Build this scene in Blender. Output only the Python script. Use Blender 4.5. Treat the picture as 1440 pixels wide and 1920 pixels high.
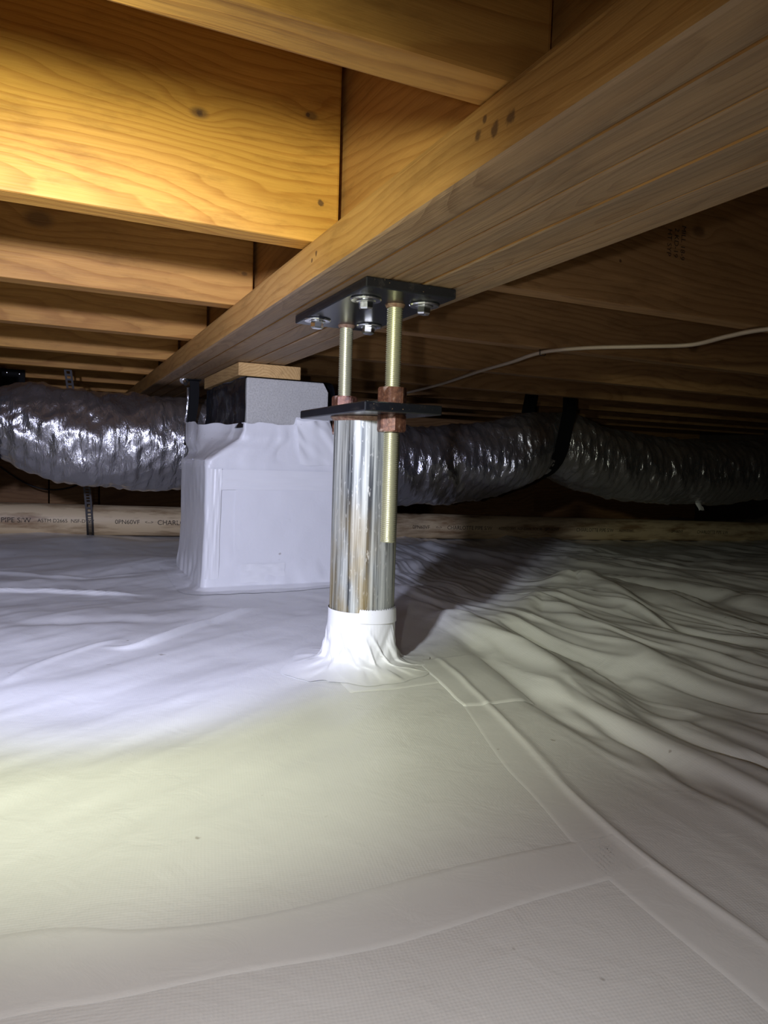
import bpy, bmesh, math, random
import numpy as np
from mathutils import Vector, Matrix, noise as mnoise

for o in list(bpy.data.objects):
    bpy.data.objects.remove(o)
S = bpy.context.scene
COL = S.collection
H = 0.30                                   # lens height above the nominal ground plane

# ------------------------------------------------------------------ camera
cam_d = bpy.data.cameras.new('camera')
cam = bpy.data.objects.new('camera', cam_d)
COL.objects.link(cam)
cam_d.sensor_fit = 'VERTICAL'
cam_d.sensor_height = 36.0
cam_d.lens = 1331.4 / 1920 * 36.0
cam_d.clip_start = 0.01
Rm = Matrix(((0.90657846, 0.00158493, -0.42203435),
             (-0.42085918, 0.07806259, -0.90376091),
             (0.0315127, 0.9969472, 0.07143689)))
cam.matrix_world = Matrix.Translation((0, 0, H)) @ Rm.to_4x4()
S.camera = cam

# ------------------------------------------------------------------ world, lights, exposure
W = bpy.data.worlds.new('world')
S.world = W
W.use_nodes = True
W.node_tree.nodes['Background'].inputs[0].default_value = (0.5, 0.5, 0.55, 1)
W.node_tree.nodes['Background'].inputs[1].default_value = 0.0


def spot(name, loc, target, energy, col, size, blend, radius):
    d = bpy.data.lights.new(name, 'SPOT')
    d.energy = energy
    d.color = col
    d.spot_size = math.radians(size)
    d.spot_blend = blend
    d.shadow_soft_size = radius
    o = bpy.data.objects.new(name, d)
    COL.objects.link(o)
    o.location = loc
    o.rotation_euler = (Vector(target) - Vector(loc)).to_track_quat('-Z', 'Y').to_euler()
    return o


TORCH = (-0.21, 0.20, H + 0.17)            # hand torch held up under the joists, left of the lens
AIM = (0.12, 1.14, H - 0.055)
SPILL = (0.16, 1.04, H - 0.06)
spot('torch_core_light', TORCH, AIM, 46, (0.40, 0.42, 1.0), 57, 0.55, 0.022)
spot('torch_spill_light', TORCH, SPILL, 31, (0.94, 1.0, 0.76), 97, 0.9, 0.022)
# small lamp beside the lens
spot('head_lamp_light', (-0.08, -0.02, H + 0.0), (0.33, 0.62, H - 0.33), 8.0, (0.98, 0.96, 0.98), 118, 1.0, 0.008)

S.view_settings.view_transform = 'Standard'
S.view_settings.look = 'None'
S.view_settings.gamma = 1.0
S.view_settings.use_curve_mapping = False
S.view_settings.exposure = -0.05


# ------------------------------------------------------------------ node helpers
def mat(name):
    m = bpy.data.materials.new(name)
    m.use_nodes = True
    nt = m.node_tree
    return m, nt, nt.nodes['Principled BSDF']


def N(nt, t, **kw):
    n = nt.nodes.new(t)
    for k, v in kw.items():
        if k.startswith('i_'):
            key = k[2:]
            key = int(key) if key.isdigit() else key
            n.inputs[key].default_value = v
        else:
            setattr(n, k, v)
    return n


def math_n(nt, op, a, b=None, c=None, clamp=False):
    n = nt.nodes.new('ShaderNodeMath')
    n.operation = op
    n.use_clamp = clamp
    for i, v in enumerate((a, b, c)):
        if v is None:
            continue
        if isinstance(v, (int, float)):
            n.inputs[i].default_value = v
        else:
            nt.links.new(v, n.inputs[i])
    return n.outputs[0]


def ramp(nt, fac, stops, interp='LINEAR'):
    n = nt.nodes.new('ShaderNodeValToRGB')
    cr = n.color_ramp
    cr.interpolation = interp
    while len(cr.elements) < len(stops):
        cr.elements.new(0.5)
    for e, (p, c) in zip(cr.elements, stops):
        e.position = p
        e.color = (*c, 1) if len(c) == 3 else c
    nt.links.new(fac, n.inputs[0])
    return n.outputs[0]


def mix(nt, fac, a, b, mode='MIX'):
    n = nt.nodes.new('ShaderNodeMix')
    n.data_type = 'RGBA'
    n.blend_type = mode
    for sock, v in ((n.inputs[0], fac), (n.inputs[6], a), (n.inputs[7], b)):
        if isinstance(v, (int, float)):
            sock.default_value = v
        elif isinstance(v, tuple):
            sock.default_value = (*v, 1)
        else:
            nt.links.new(v, sock)
    return n.outputs[2]


def mapping(nt, vec, scale=(1, 1, 1), loc=(0, 0, 0)):
    n = nt.nodes.new('ShaderNodeMapping')
    n.inputs['Scale'].default_value = scale
    n.inputs['Location'].default_value = loc
    nt.links.new(vec, n.inputs['Vector'])
    return n.outputs[0]


def noise(nt, vec, scale, detail=3, rough=0.55, dist=0.0):
    n = nt.nodes.new('ShaderNodeTexNoise')
    n.inputs['Scale'].default_value = scale
    n.inputs['Detail'].default_value = detail
    n.inputs['Roughness'].default_value = rough
    n.inputs['Distortion'].default_value = dist
    nt.links.new(vec, n.inputs['Vector'])
    return n.outputs[0]


def bump(nt, h, strength, dist, bsdf, prev=None):
    n = nt.nodes.new('ShaderNodeBump')
    n.inputs['Strength'].default_value = strength
    n.inputs['Distance'].default_value = dist
    nt.links.new(h, n.inputs['Height'])
    if prev is not None:
        nt.links.new(prev, n.inputs['Normal'])
    nt.links.new(n.outputs[0], bsdf.inputs['Normal'])
    return n.outputs[0]


# ------------------------------------------------------------------ materials
def wood(name, light, dark, knots=(), marks=(), ring=62.0, grey=0.0, pith=(0.02, -0.13), seed=0.0, rough=0.6):
    """Sawn pine. Boards are modelled with their length along local X.
    knots: (x, y, z, radius) in board coordinates; marks: dark dents (x, y, z, radius)."""
    m, nt, b = mat(name)
    L = nt.links.new
    tc = N(nt, 'ShaderNodeTexCoord')
    oi = N(nt, 'ShaderNodeObjectInfo')
    rnd = math_n(nt, 'MULTIPLY', oi.outputs['Random'], 9.0)
    comb = N(nt, 'ShaderNodeCombineXYZ')
    L(rnd, comb.inputs[0]); L(math_n(nt, 'MULTIPLY', rnd, 0.37), comb.inputs[1])
    addv = N(nt, 'ShaderNodeVectorMath', operation='ADD')
    L(tc.outputs['Object'], addv.inputs[0]); L(comb.outputs[0], addv.inputs[1])
    v = addv.outputs[0]
    sep = N(nt, 'ShaderNodeSeparateXYZ'); L(tc.outputs['Object'], sep.inputs[0])
    low = noise(nt, mapping(nt, v, (1.6, 5, 5), (seed, seed, 0)), 1.0, 2)
    mid = noise(nt, mapping(nt, v, (5, 22, 22), (0, seed, seed)), 1.0, 3)
    fine = noise(nt, mapping(nt, v, (14, 420, 420)), 1.0, 3)
    # distance from a wandering pith
    dy = math_n(nt, 'SUBTRACT', sep.outputs[1], math_n(nt, 'ADD', pith[0], math_n(nt, 'MULTIPLY', math_n(nt, 'SUBTRACT', oi.outputs['Random'], 0.5), 0.10)))
    dz = math_n(nt, 'SUBTRACT', sep.outputs[2], pith[1])
    dd = math_n(nt, 'SQRT', math_n(nt, 'ADD', math_n(nt, 'MULTIPLY', dy, dy), math_n(nt, 'MULTIPLY', dz, dz)))
    field = math_n(nt, 'ADD', dd, math_n(nt, 'MULTIPLY', math_n(nt, 'SUBTRACT', low, 0.5), 0.16))
    field = math_n(nt, 'ADD', field, math_n(nt, 'MULTIPLY', math_n(nt, 'SUBTRACT', mid, 0.5), 0.022))
    core = None
    for (kx, ky, kz, kr) in knots:
        sub = N(nt, 'ShaderNodeVectorMath', operation='SUBTRACT')
        L(tc.outputs['Object'], sub.inputs[0]); sub.inputs[1].default_value = (kx, ky, kz)
        sc = N(nt, 'ShaderNodeVectorMath', operation='MULTIPLY')
        L(sub.outputs[0], sc.inputs[0]); sc.inputs[1].default_value = (0.62, 0.25, 1.0)
        ln = N(nt, 'ShaderNodeVectorMath', operation='LENGTH'); L(sc.outputs[0], ln.inputs[0])
        q = math_n(nt, 'DIVIDE', ln.outputs['Value'], kr)
        g = math_n(nt, 'POWER', 2.718, math_n(nt, 'MULTIPLY', math_n(nt, 'MULTIPLY', q, q), -0.16))
        field = math_n(nt, 'ADD', field, math_n(nt, 'MULTIPLY', g, kr * 1.9))
        cg = math_n(nt, 'POWER', 2.718, math_n(nt, 'MULTIPLY', math_n(nt, 'MULTIPLY', q, q), -1.1))
        core = cg if core is None else math_n(nt, 'MAXIMUM', core, cg)
    ph = math_n(nt, 'MULTIPLY', field, ring)
    fr = math_n(nt, 'FRACT', ph)
    # slow rise to dark latewood, then a quick drop
    late = ramp(nt, fr, [(0.0, (0.15,) * 3), (0.45, (0.05,) * 3), (0.82, (0.8,) * 3), (0.93, (1,) * 3), (1.0, (0.15,) * 3)])
    fac = math_n(nt, 'ADD', math_n(nt, 'MULTIPLY', late, 0.55), math_n(nt, 'MULTIPLY', math_n(nt, 'SUBTRACT', fine, 0.4), 0.5), clamp=True)
    colr = mix(nt, fac, light, dark)
    tone = noise(nt, mapping(nt, v, (1.1, 7, 7), (3 + seed, 1, 0)), 1.0, 4)
    colr = mix(nt, ramp(nt, tone, [(0.35, (0, 0, 0)), (0.75, (0.55, 0.55, 0.55))]), colr, tuple(c * 0.55 for c in dark))
    sm = noise(nt, mapping(nt, v, (9, 38, 38), (seed, 2, 5)), 1.0, 5, 0.7)
    colr = mix(nt, ramp(nt, sm, [(0.52, (0, 0, 0)), (0.75, (0.5,) * 3)]), colr, tuple(c * 0.42 for c in dark))
    sl = noise(nt, mapping(nt, v, (4, 26, 26), (1, seed, 8)), 1.0, 4, 0.65)
    colr = mix(nt, ramp(nt, sl, [(0.55, (0, 0, 0)), (0.72, (0.35,) * 3)]), colr, tuple(min(1.0, c * 1.25) for c in light))
    if grey > 0:
        gn = noise(nt, mapping(nt, v, (2.3, 30, 30), (seed, 4, 0)), 1.0, 4)
        colr = mix(nt, ramp(nt, gn, [(0.36, (0, 0, 0)), (0.66, (grey,) * 3)]), colr, (0.25, 0.18, 0.115))
        dk = noise(nt, mapping(nt, v, (3.0, 34, 34), (9, seed, 0)), 1.0, 4)
        colr = mix(nt, ramp(nt, dk, [(0.60, (0, 0, 0)), (0.78, (0.75,) * 3)]), colr, (0.10, 0.065, 0.04))
    if core is not None:
        colr = mix(nt, ramp(nt, core, [(0.3, (0, 0, 0)), (0.75, (0.7,) * 3)]), colr, (0.13, 0.065, 0.025))
    for (kx, ky, kz, kr) in marks:
        sub = N(nt, 'ShaderNodeVectorMath', operation='SUBTRACT')
        L(tc.outputs['Object'], sub.inputs[0]); sub.inputs[1].default_value = (kx, ky, kz)
        ln = N(nt, 'ShaderNodeVectorMath', operation='LENGTH'); L(sub.outputs[0], ln.inputs[0])
        wob = math_n(nt, 'ADD', math_n(nt, 'DIVIDE', ln.outputs['Value'], kr), math_n(nt, 'MULTIPLY', math_n(nt, 'SUBTRACT', noise(nt, v, 160, 2), 0.5), 1.3))
        colr = mix(nt, ramp(nt, wob, [(0.55, (0.8,) * 3), (1.15, (0, 0, 0))]), colr, (0.07, 0.035, 0.02))
    L(colr, b.inputs['Base Color'])
    b.inputs['Roughness'].default_value = rough
    b.inputs['Specular IOR Level'].default_value = 0.3
    h = math_n(nt, 'ADD', math_n(nt, 'MULTIPLY', late, 0.4), fine)
    bump(nt, h, 0.35, 0.0012, b)
    return m


def liner(name, weave, rough=0.42, col=(0.80, 0.80, 0.79), fold=0.35):
    m, nt, b = mat(name)
    tc = N(nt, 'ShaderNodeTexCoord')
    v = tc.outputs['Object']
    big = noise(nt, v, 5, 4)
    c = mix(nt, ramp(nt, big, [(0.3, (0, 0, 0)), (0.7, (0.5,) * 3)]), col, tuple(x * 0.93 for x in col))
    # grime specks
    sp = noise(nt, v, 55, 2)
    c = mix(nt, ramp(nt, sp, [(0.755, (0, 0, 0)), (0.80, (0.55,) * 3)]), c, (0.25, 0.2, 0.15))
    nt.links.new(c, b.inputs['Base Color'])
    b.inputs['Roughness'].default_value = rough
    b.inputs['Specular IOR Level'].default_value = 0.45
    wr = noise(nt, v, 26, 5, 0.6, 0.6)
    h = math_n(nt, 'MULTIPLY', wr, fold)
    n1 = bump(nt, h, 0.25, 0.01, b)
    if weave:
        wv = N(nt, 'ShaderNodeTexWave', wave_type='BANDS', bands_direction='X', i_Scale=130.0, i_Distortion=0.6)
        wv.inputs['Detail'].default_value = 1
        wv2 = N(nt, 'ShaderNodeTexWave', wave_type='BANDS', bands_direction='Y', i_Scale=130.0, i_Distortion=0.6)
        rot = N(nt, 'ShaderNodeMapping'); rot.inputs['Rotation'].default_value = (0, 0, math.radians(11))
        nt.links.new(v, rot.inputs[0])
        nt.links.new(rot.outputs[0], wv.inputs[0]); nt.links.new(rot.outputs[0], wv2.inputs[0])
        mk = noise(nt, v, 7, 2)
        hh = math_n(nt, 'MULTIPLY', math_n(nt, 'ADD', wv.outputs['Fac'], wv2.outputs['Fac']), mk)
        bump(nt, hh, 0.07, 0.0008, b, n1)
    return m


def simple(name, col, rough=0.5, metal=0.0, spec=0.5, nscale=0, namp=0.0, bstr=0.0, bdist=0.001, col2=None, coat=0.0):
    m, nt, b = mat(name)
    tc = N(nt, 'ShaderNodeTexCoord')
    b.inputs['Base Color'].default_value = (*col, 1)
    b.inputs['Roughness'].default_value = rough
    b.inputs['Metallic'].default_value = metal
    b.inputs['Specular IOR Level'].default_value = spec
    b.inputs['Coat Weight'].default_value = coat
    if nscale:
        n = noise(nt, tc.outputs['Object'], nscale, 4)
        if col2:
            nt.links.new(mix(nt, ramp(nt, n, [(0.5 - namp, (0, 0, 0)), (0.5 + namp, (1, 1, 1))]), col, col2), b.inputs['Base Color'])
        if bstr:
            bump(nt, n, bstr, bdist, b)
    return m


def galvanized():
    m, nt, b = mat('galvanized_pipe')
    tc = N(nt, 'ShaderNodeTexCoord')
    v = tc.outputs['Object']
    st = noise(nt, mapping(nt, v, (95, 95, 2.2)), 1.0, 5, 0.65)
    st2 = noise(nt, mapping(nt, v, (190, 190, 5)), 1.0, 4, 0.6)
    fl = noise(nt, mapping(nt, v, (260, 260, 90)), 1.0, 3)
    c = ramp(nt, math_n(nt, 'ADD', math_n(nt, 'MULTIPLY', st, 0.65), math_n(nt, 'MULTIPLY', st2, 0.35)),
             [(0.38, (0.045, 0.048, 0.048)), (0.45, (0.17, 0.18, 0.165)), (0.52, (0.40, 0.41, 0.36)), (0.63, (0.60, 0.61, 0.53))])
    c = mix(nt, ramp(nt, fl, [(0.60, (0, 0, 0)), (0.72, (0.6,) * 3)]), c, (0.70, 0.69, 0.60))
    ru = noise(nt, mapping(nt, v, (26, 26, 7), (2, 5, 1)), 1.0, 4)
    sep = N(nt, 'ShaderNodeSeparateXYZ'); nt.links.new(v, sep.inputs[0])
    lowmask = ramp(nt, math_n(nt, 'MULTIPLY_ADD', sep.outputs[2], -2.4, 0.55), [(0.3, (0.1,) * 3), (0.95, (1, 1, 1))])
    rf = math_n(nt, 'MULTIPLY', ramp(nt, ru, [(0.46, (0, 0, 0)), (0.60, (0.9,) * 3)]), lowmask)
    rf = math_n(nt, 'MULTIPLY', rf, ramp(nt, math_n(nt, 'MULTIPLY_ADD', sep.outputs[0], -11.0, 0.5), [(0.2, (0.15,) * 3), (0.75, (1, 1, 1))]))
    c = mix(nt, rf, c, (0.34, 0.24, 0.07))
    nt.links.new(c, b.inputs['Base Color'])
    b.inputs['Metallic'].default_value = 0.55
    nt.links.new(ramp(nt, st2, [(0.3, (0.50,) * 3), (0.7, (0.70,) * 3)]), b.inputs['Roughness'])
    bump(nt, st2, 0.25, 0.0008, b)
    return m


def rusty(name):
    m, nt, b = mat(name)
    tc = N(nt, 'ShaderNodeTexCoord')
    v = tc.outputs['Object']
    n1 = noise(nt, v, 120, 5, 0.7)
    n2 = noise(nt, mapping(nt, v, (500, 500, 160)), 1.0, 3)
    c = ramp(nt, n1, [(0.3, (0.035, 0.014, 0.010)), (0.52, (0.13, 0.052, 0.028)), (0.72, (0.24, 0.11, 0.06))])
    wn = noise(nt, v, 60, 2)
    worn = ramp(nt, wn, [(0.58, (0, 0, 0)), (0.66, (0.6,) * 3)])
    c = mix(nt, worn, c, (0.50, 0.37, 0.30))
    c = mix(nt, ramp(nt, n2, [(0.62, (0, 0, 0)), (0.72, (0.5,) * 3)]), c, (0.36, 0.21, 0.13))
    nt.links.new(c, b.inputs['Base Color'])
    b.inputs['Metallic'].default_value = 0.35
    b.inputs['Roughness'].default_value = 0.5
    bump(nt, n1, 0.4, 0.001, b)
    return m


def blacksteel():
    m, nt, b = mat('black_painted_steel')
    tc = N(nt, 'ShaderNodeTexCoord')
    v = tc.outputs['Object']
    n1 = noise(nt, mapping(nt, v, (60, 25, 60)), 1.0, 5, 0.7)
    n2 = noise(nt, v, 320, 3)
    c = mix(nt, ramp(nt, n1, [(0.55, (0, 0, 0)), (0.8, (0.5,) * 3)]), (0.008, 0.0085, 0.011), (0.06, 0.05, 0.045))
    c = mix(nt, ramp(nt, n2, [(0.70, (0, 0, 0)), (0.76, (0.7,) * 3)]), c, (0.42, 0.28, 0.15))
    nt.links.new(c, b.inputs['Base Color'])
    b.inputs['Roughness'].default_value = 0.27
    b.inputs['Metallic'].default_value = 0.0
    bump(nt, n1, 0.12, 0.001, b)
    return m


def foil():
    m, nt, b = mat('silver_duct_foil')
    tc = N(nt, 'ShaderNodeTexCoord')
    v = tc.outputs['Object']
    w1 = noise(nt, mapping(nt, v, (60, 22, 22)), 1.0, 4, 0.6, 0.8)
    w2 = noise(nt, mapping(nt, v, (22, 9, 9)), 1.0, 3, 0.5, 0.6)
    h = math_n(nt, 'ADD', math_n(nt, 'MULTIPLY', w1, 0.6), w2)
    b.inputs['Base Color'].default_value = (0.66, 0.65, 0.66, 1)
    b.inputs['Metallic'].default_value = 0.92
    b.inputs['Roughness'].default_value = 0.27
    bump(nt, h, 0.75, 0.012, b)
    return m


def pvc():
    m, nt, b = mat('aged_cream_pvc')
    tc = N(nt, 'ShaderNodeTexCoord')
    v = tc.outputs['Object']
    n1 = noise(nt, mapping(nt, v, (4, 24, 24)), 1.0, 5, 0.65)
    c = mix(nt, ramp(nt, n1, [(0.47, (0, 0, 0)), (0.66, (0.85,) * 3)]), (0.80, 0.63, 0.39), (0.24, 0.12, 0.045))
    nt.links.new(c, b.inputs['Base Color'])
    b.inputs['Roughness'].default_value = 0.5
    return m


def concrete(name):
    m, nt, b = mat(name)
    tc = N(nt, 'ShaderNodeTexCoord')
    v = tc.outputs['Object']
    n1 = noise(nt, v, 260, 5, 0.75)
    n2 = noise(nt, v, 18, 3)
    c = ramp(nt, n1, [(0.28, (0.36, 0.35, 0.32)), (0.5, (0.53, 0.52, 0.48)), (0.72, (0.62, 0.61, 0.57))])
    c = mix(nt, ramp(nt, n2, [(0.4, (0, 0, 0)), (0.7, (0.25,) * 3)]), c, (0.40, 0.39, 0.37))
    nt.links.new(c, b.inputs['Base Color'])
    b.inputs['Roughness'].default_value = 0.9
    bump(nt, n1, 0.6, 0.003, b)
    return m


PL = (0.64, 0.33, 0.078)
PD = (0.35, 0.14, 0.026)
M = {}
M['joist'] = wood('pine_joist', PL, PD, ring=68, seed=1.3)
M['joist_b'] = wood('pine_joist_brown', (0.55, 0.31, 0.13), (0.31, 0.145, 0.05), ring=60, seed=7.1)
M['girder'] = wood('pine_girder', (0.45, 0.285, 0.145), (0.26, 0.145, 0.065), ring=120, grey=0.6, seed=4.2)
M['gside'] = wood('pine_girder_side', (0.54, 0.285, 0.080), (0.33, 0.14, 0.032), ring=66, seed=4.9)
M['shim'] = wood('pine_shim', (0.70, 0.46, 0.19), (0.42, 0.22, 0.07), ring=150, seed=2.2)
M['sub'] = wood('plywood_subfloor', (0.50, 0.33, 0.16), (0.33, 0.18, 0.07), ring=40, seed=8.0)
M['rim'] = wood('brown_rim_board', (0.50, 0.27, 0.11), (0.30, 0.14, 0.05), ring=45, seed=5.5)
M['liner'] = liner('white_ground_liner', True)
M['tape'] = liner('white_liner_tape', False, rough=0.33, col=(0.83, 0.83, 0.82), fold=0.22)
M['wrap'] = liner('white_pier_liner', False, rough=0.40, col=(0.80, 0.80, 0.80), fold=0.45)
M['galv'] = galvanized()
M['rod'] = simple('zinc_yellow_rod', (0.68, 0.66, 0.44), 0.36, 0.8)
M['zinc'] = simple('bright_zinc', (0.78, 0.79, 0.80), 0.22, 1.0, nscale=220, bstr=0.2, bdist=0.0006)
M['rust'] = rusty('rusty_nut')
M['weld'] = simple('rusty_weld', (0.30, 0.20, 0.13), 0.5, 0.4, nscale=200, namp=0.15, col2=(0.2, 0.10, 0.06), bstr=0.5)
M['steel'] = blacksteel()
M['foil'] = foil()
M['strap'] = simple('black_webbing', (0.005, 0.005, 0.0055), 0.7, spec=0.2, nscale=500, bstr=0.3)
M['pvc'] = pvc()
M['ink'] = simple('black_ink', (0.03, 0.022, 0.015), 0.7)
M['stamp'] = simple('stamp_ink', (0.035, 0.018, 0.010), 0.8)
M['conc'] = concrete('rough_concrete')
M['film'] = simple('black_poly_film', (0.012, 0.013, 0.017), 0.20, nscale=24, bstr=0.6, bdist=0.006)
M['cable'] = simple('cream_cable_jacket', (0.60, 0.47, 0.33), 0.45)
M['dkmetal'] = simple('dull_perforated_steel', (0.035, 0.030, 0.028), 0.55, 0.2)
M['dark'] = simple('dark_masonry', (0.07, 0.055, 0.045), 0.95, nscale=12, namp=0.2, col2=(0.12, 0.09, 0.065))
M['wire'] = simple('dark_wire', (0.03, 0.025, 0.02), 0.5)


# ------------------------------------------------------------------ object helpers
def obj(name, me, m=None, parent=None, smooth=False):
    if isinstance(me, bmesh.types.BMesh):
        bm = me
        me = bpy.data.meshes.new(name)
        bm.to_mesh(me)
        bm.free()
    if m is not None:
        me.materials.append(m)
    if smooth:
        me.polygons.foreach_set('use_smooth', [True] * len(me.polygons))
    o = bpy.data.objects.new(name, me)
    COL.objects.link(o)
    if parent is not None:
        o.parent = parent
    return o


def empty(name, loc=(0, 0, 0)):
    o = bpy.data.objects.new(name, None)
    o.empty_display_size = 0.05
    COL.objects.link(o)
    o.location = loc
    return o


def tag(o, label=None, cat=None, group=None, kind=None):
    if label: o['label'] = label
    if cat: o['category'] = cat
    if group: o['group'] = group
    if kind: o['kind'] = kind
    return o


def box_bm(sx, sy, sz, bev=0.0, seg=1):
    bm = bmesh.new()
    bmesh.ops.create_cube(bm, size=1.0)
    bmesh.ops.scale(bm, vec=(sx, sy, sz), verts=bm.verts)
    if bev:
        bmesh.ops.bevel(bm, geom=list(bm.edges), offset=bev, segments=seg, affect='EDGES', profile=0.6)
    return bm


def box(name, lo, hi, m, parent=None, bev=0.0015, seg=1, off=(0, 0, 0)):
    """Box between corners lo and hi (world); origin at its centre."""
    lo, hi = Vector(lo), Vector(hi)
    d = hi - lo
    o = obj(name, box_bm(d.x, d.y, d.z, bev, seg), m, parent)
    o.location = (lo + hi) / 2 - Vector(off)
    return o


_last = [None]


def side_face(o, m):
    """faces of a board take the second wood colour, the lower edge keeps the greyer first one"""
    o.data.materials.append(m)
    for p in o.data.polygons:
        if p.normal.z > -0.6:
            p.material_index = 1


def board_y(name, lo, hi, m, parent=None, bev=0.003, off=(0, 0, 0)):
    """Board whose length runs along world Y: modelled along local X, then turned."""
    lo, hi = Vector(lo), Vector(hi)
    d = hi - lo
    o = obj(name, box_bm(d.y, d.x, d.z, bev, 2), m, parent)
    o.rotation_euler = (0, 0, math.pi / 2)
    o.location = (lo + hi) / 2 - Vector(off)
    _last[0] = o
    return o


def grid_mesh(name, P, m=None, parent=None, close_u=False, smooth=True):
    """P: array (nu, nv, 3)."""
    nu, nv, _ = P.shape
    idx = np.arange(nu * nv).reshape(nu, nv)
    if close_u:
        a = idx; b = np.roll(idx, -1, axis=0)
    else:
        a = idx[:-1]; b = idx[1:]
    q = np.stack([a[:, :-1], b[:, :-1], b[:, 1:], a[:, 1:]], -1).reshape(-1, 4)
    me = bpy.data.meshes.new(name)
    me.vertices.add(nu * nv)
    me.vertices.foreach_set('co', P.reshape(-1).astype(np.float32))
    me.loops.add(q.size)
    me.loops.foreach_set('vertex_index', q.reshape(-1).astype(np.int32))
    me.polygons.add(len(q))
    me.polygons.foreach_set('loop_start', np.arange(0, q.size, 4, dtype=np.int32))
    me.update(calc_edges=True)
    return obj(name, me, m, parent, smooth)


def tube(name, pts, r, m, parent=None, seg=10, flat=1.0, caps=True):
    pts = [Vector(p) for p in pts]
    bm = bmesh.new()
    rings = []
    up = Vector((0, 0, 1))
    for i, p in enumerate(pts):
        t = (pts[min(i + 1, len(pts) - 1)] - pts[max(i - 1, 0)]).normalized()
        s = t.cross(up)
        if s.length < 1e-4:
            s = Vector((1, 0, 0))
        s.normalize()
        u = s.cross(t)
        rr = r[i] if isinstance(r, (list, tuple)) else r
        rings.append([bm.verts.new(p + s * rr * math.cos(a) + u * rr * flat * math.sin(a))
                      for a in [2 * math.pi * k / seg for k in range(seg)]])
    for a, b in zip(rings, rings[1:]):
        for k in range(seg):
            bm.faces.new((a[k], a[(k + 1) % seg], b[(k + 1) % seg], b[k]))
    if caps:
        bm.faces.new(rings[0][::-1]); bm.faces.new(rings[-1])
    bmesh.ops.recalc_face_normals(bm, faces=bm.faces)
    return obj(name, bm, m, parent, True)


def smooth_path(pts, n=8):
    """Catmull-Rom through the points."""
    P = [np.array(p, float) for p in pts]
    P = [2 * P[0] - P[1]] + P + [2 * P[-1] - P[-2]]
    out = []
    for i in range(1, len(P) - 2):
        for k in range(n):
            t = k / n
            a, b, c, d = P[i - 1], P[i], P[i + 1], P[i + 2]
            out.append(0.5 * ((2 * b) + (-a + c) * t + (2 * a - 5 * b + 4 * c - d) * t * t + (-a + 3 * b - 3 * c + d) * t ** 3))
    out.append(P[-2])
    return out


def lathe(bm, prof, seg=32, cx=0.0, cy=0.0, cap=True):
    rings = []
    for r, z in prof:
        rings.append([bm.verts.new((cx + r * math.cos(2 * math.pi * k / seg), cy + r * math.sin(2 * math.pi * k / seg), z)) for k in range(seg)])
    for a, b in zip(rings, rings[1:]):
        for k in range(seg):
            bm.faces.new((a[k], a[(k + 1) % seg], b[(k + 1) % seg], b[k]))
    if cap:
        bm.faces.new(rings[0][::-1]); bm.faces.new(rings[-1])
    bmesh.ops.recalc_face_normals(bm, faces=bm.faces)


def text_mesh(s, size):
    cu = bpy.data.curves.new('print', 'FONT')
    cu.body = s
    cu.size = size
    cu.resolution_u = 3
    cu.align_x = 'LEFT'
    to = bpy.data.objects.new('print', cu)
    COL.objects.link(to)
    dg = bpy.context.evaluated_depsgraph_get()
    me = bpy.data.meshes.new_from_object(to.evaluated_get(dg))
    bpy.data.objects.remove(to)
    me.materials.clear()
    return me


# value noise on arrays
rng = np.random.default_rng(5)
_T = rng.random((256, 256))


def vn(x, y):
    xi = np.floor(x).astype(int); yi = np.floor(y).astype(int)
    fx = x - xi; fy = y - yi
    fx = fx * fx * fx * (fx * (fx * 6 - 15) + 10); fy = fy * fy * fy * (fy * (fy * 6 - 15) + 10)
    g = lambda a, b: _T[a % 256, b % 256]
    return (g(xi, yi) * (1 - fx) * (1 - fy) + g(xi + 1, yi) * fx * (1 - fy) + g(xi, yi + 1) * (1 - fx) * fy + g(xi + 1, yi + 1) * fx * fy) - 0.5


def sst(x, a, b):
    t = np.clip((x - a) / (b - a), 0, 1)
    return t * t * (3 - 2 * t)


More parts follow.
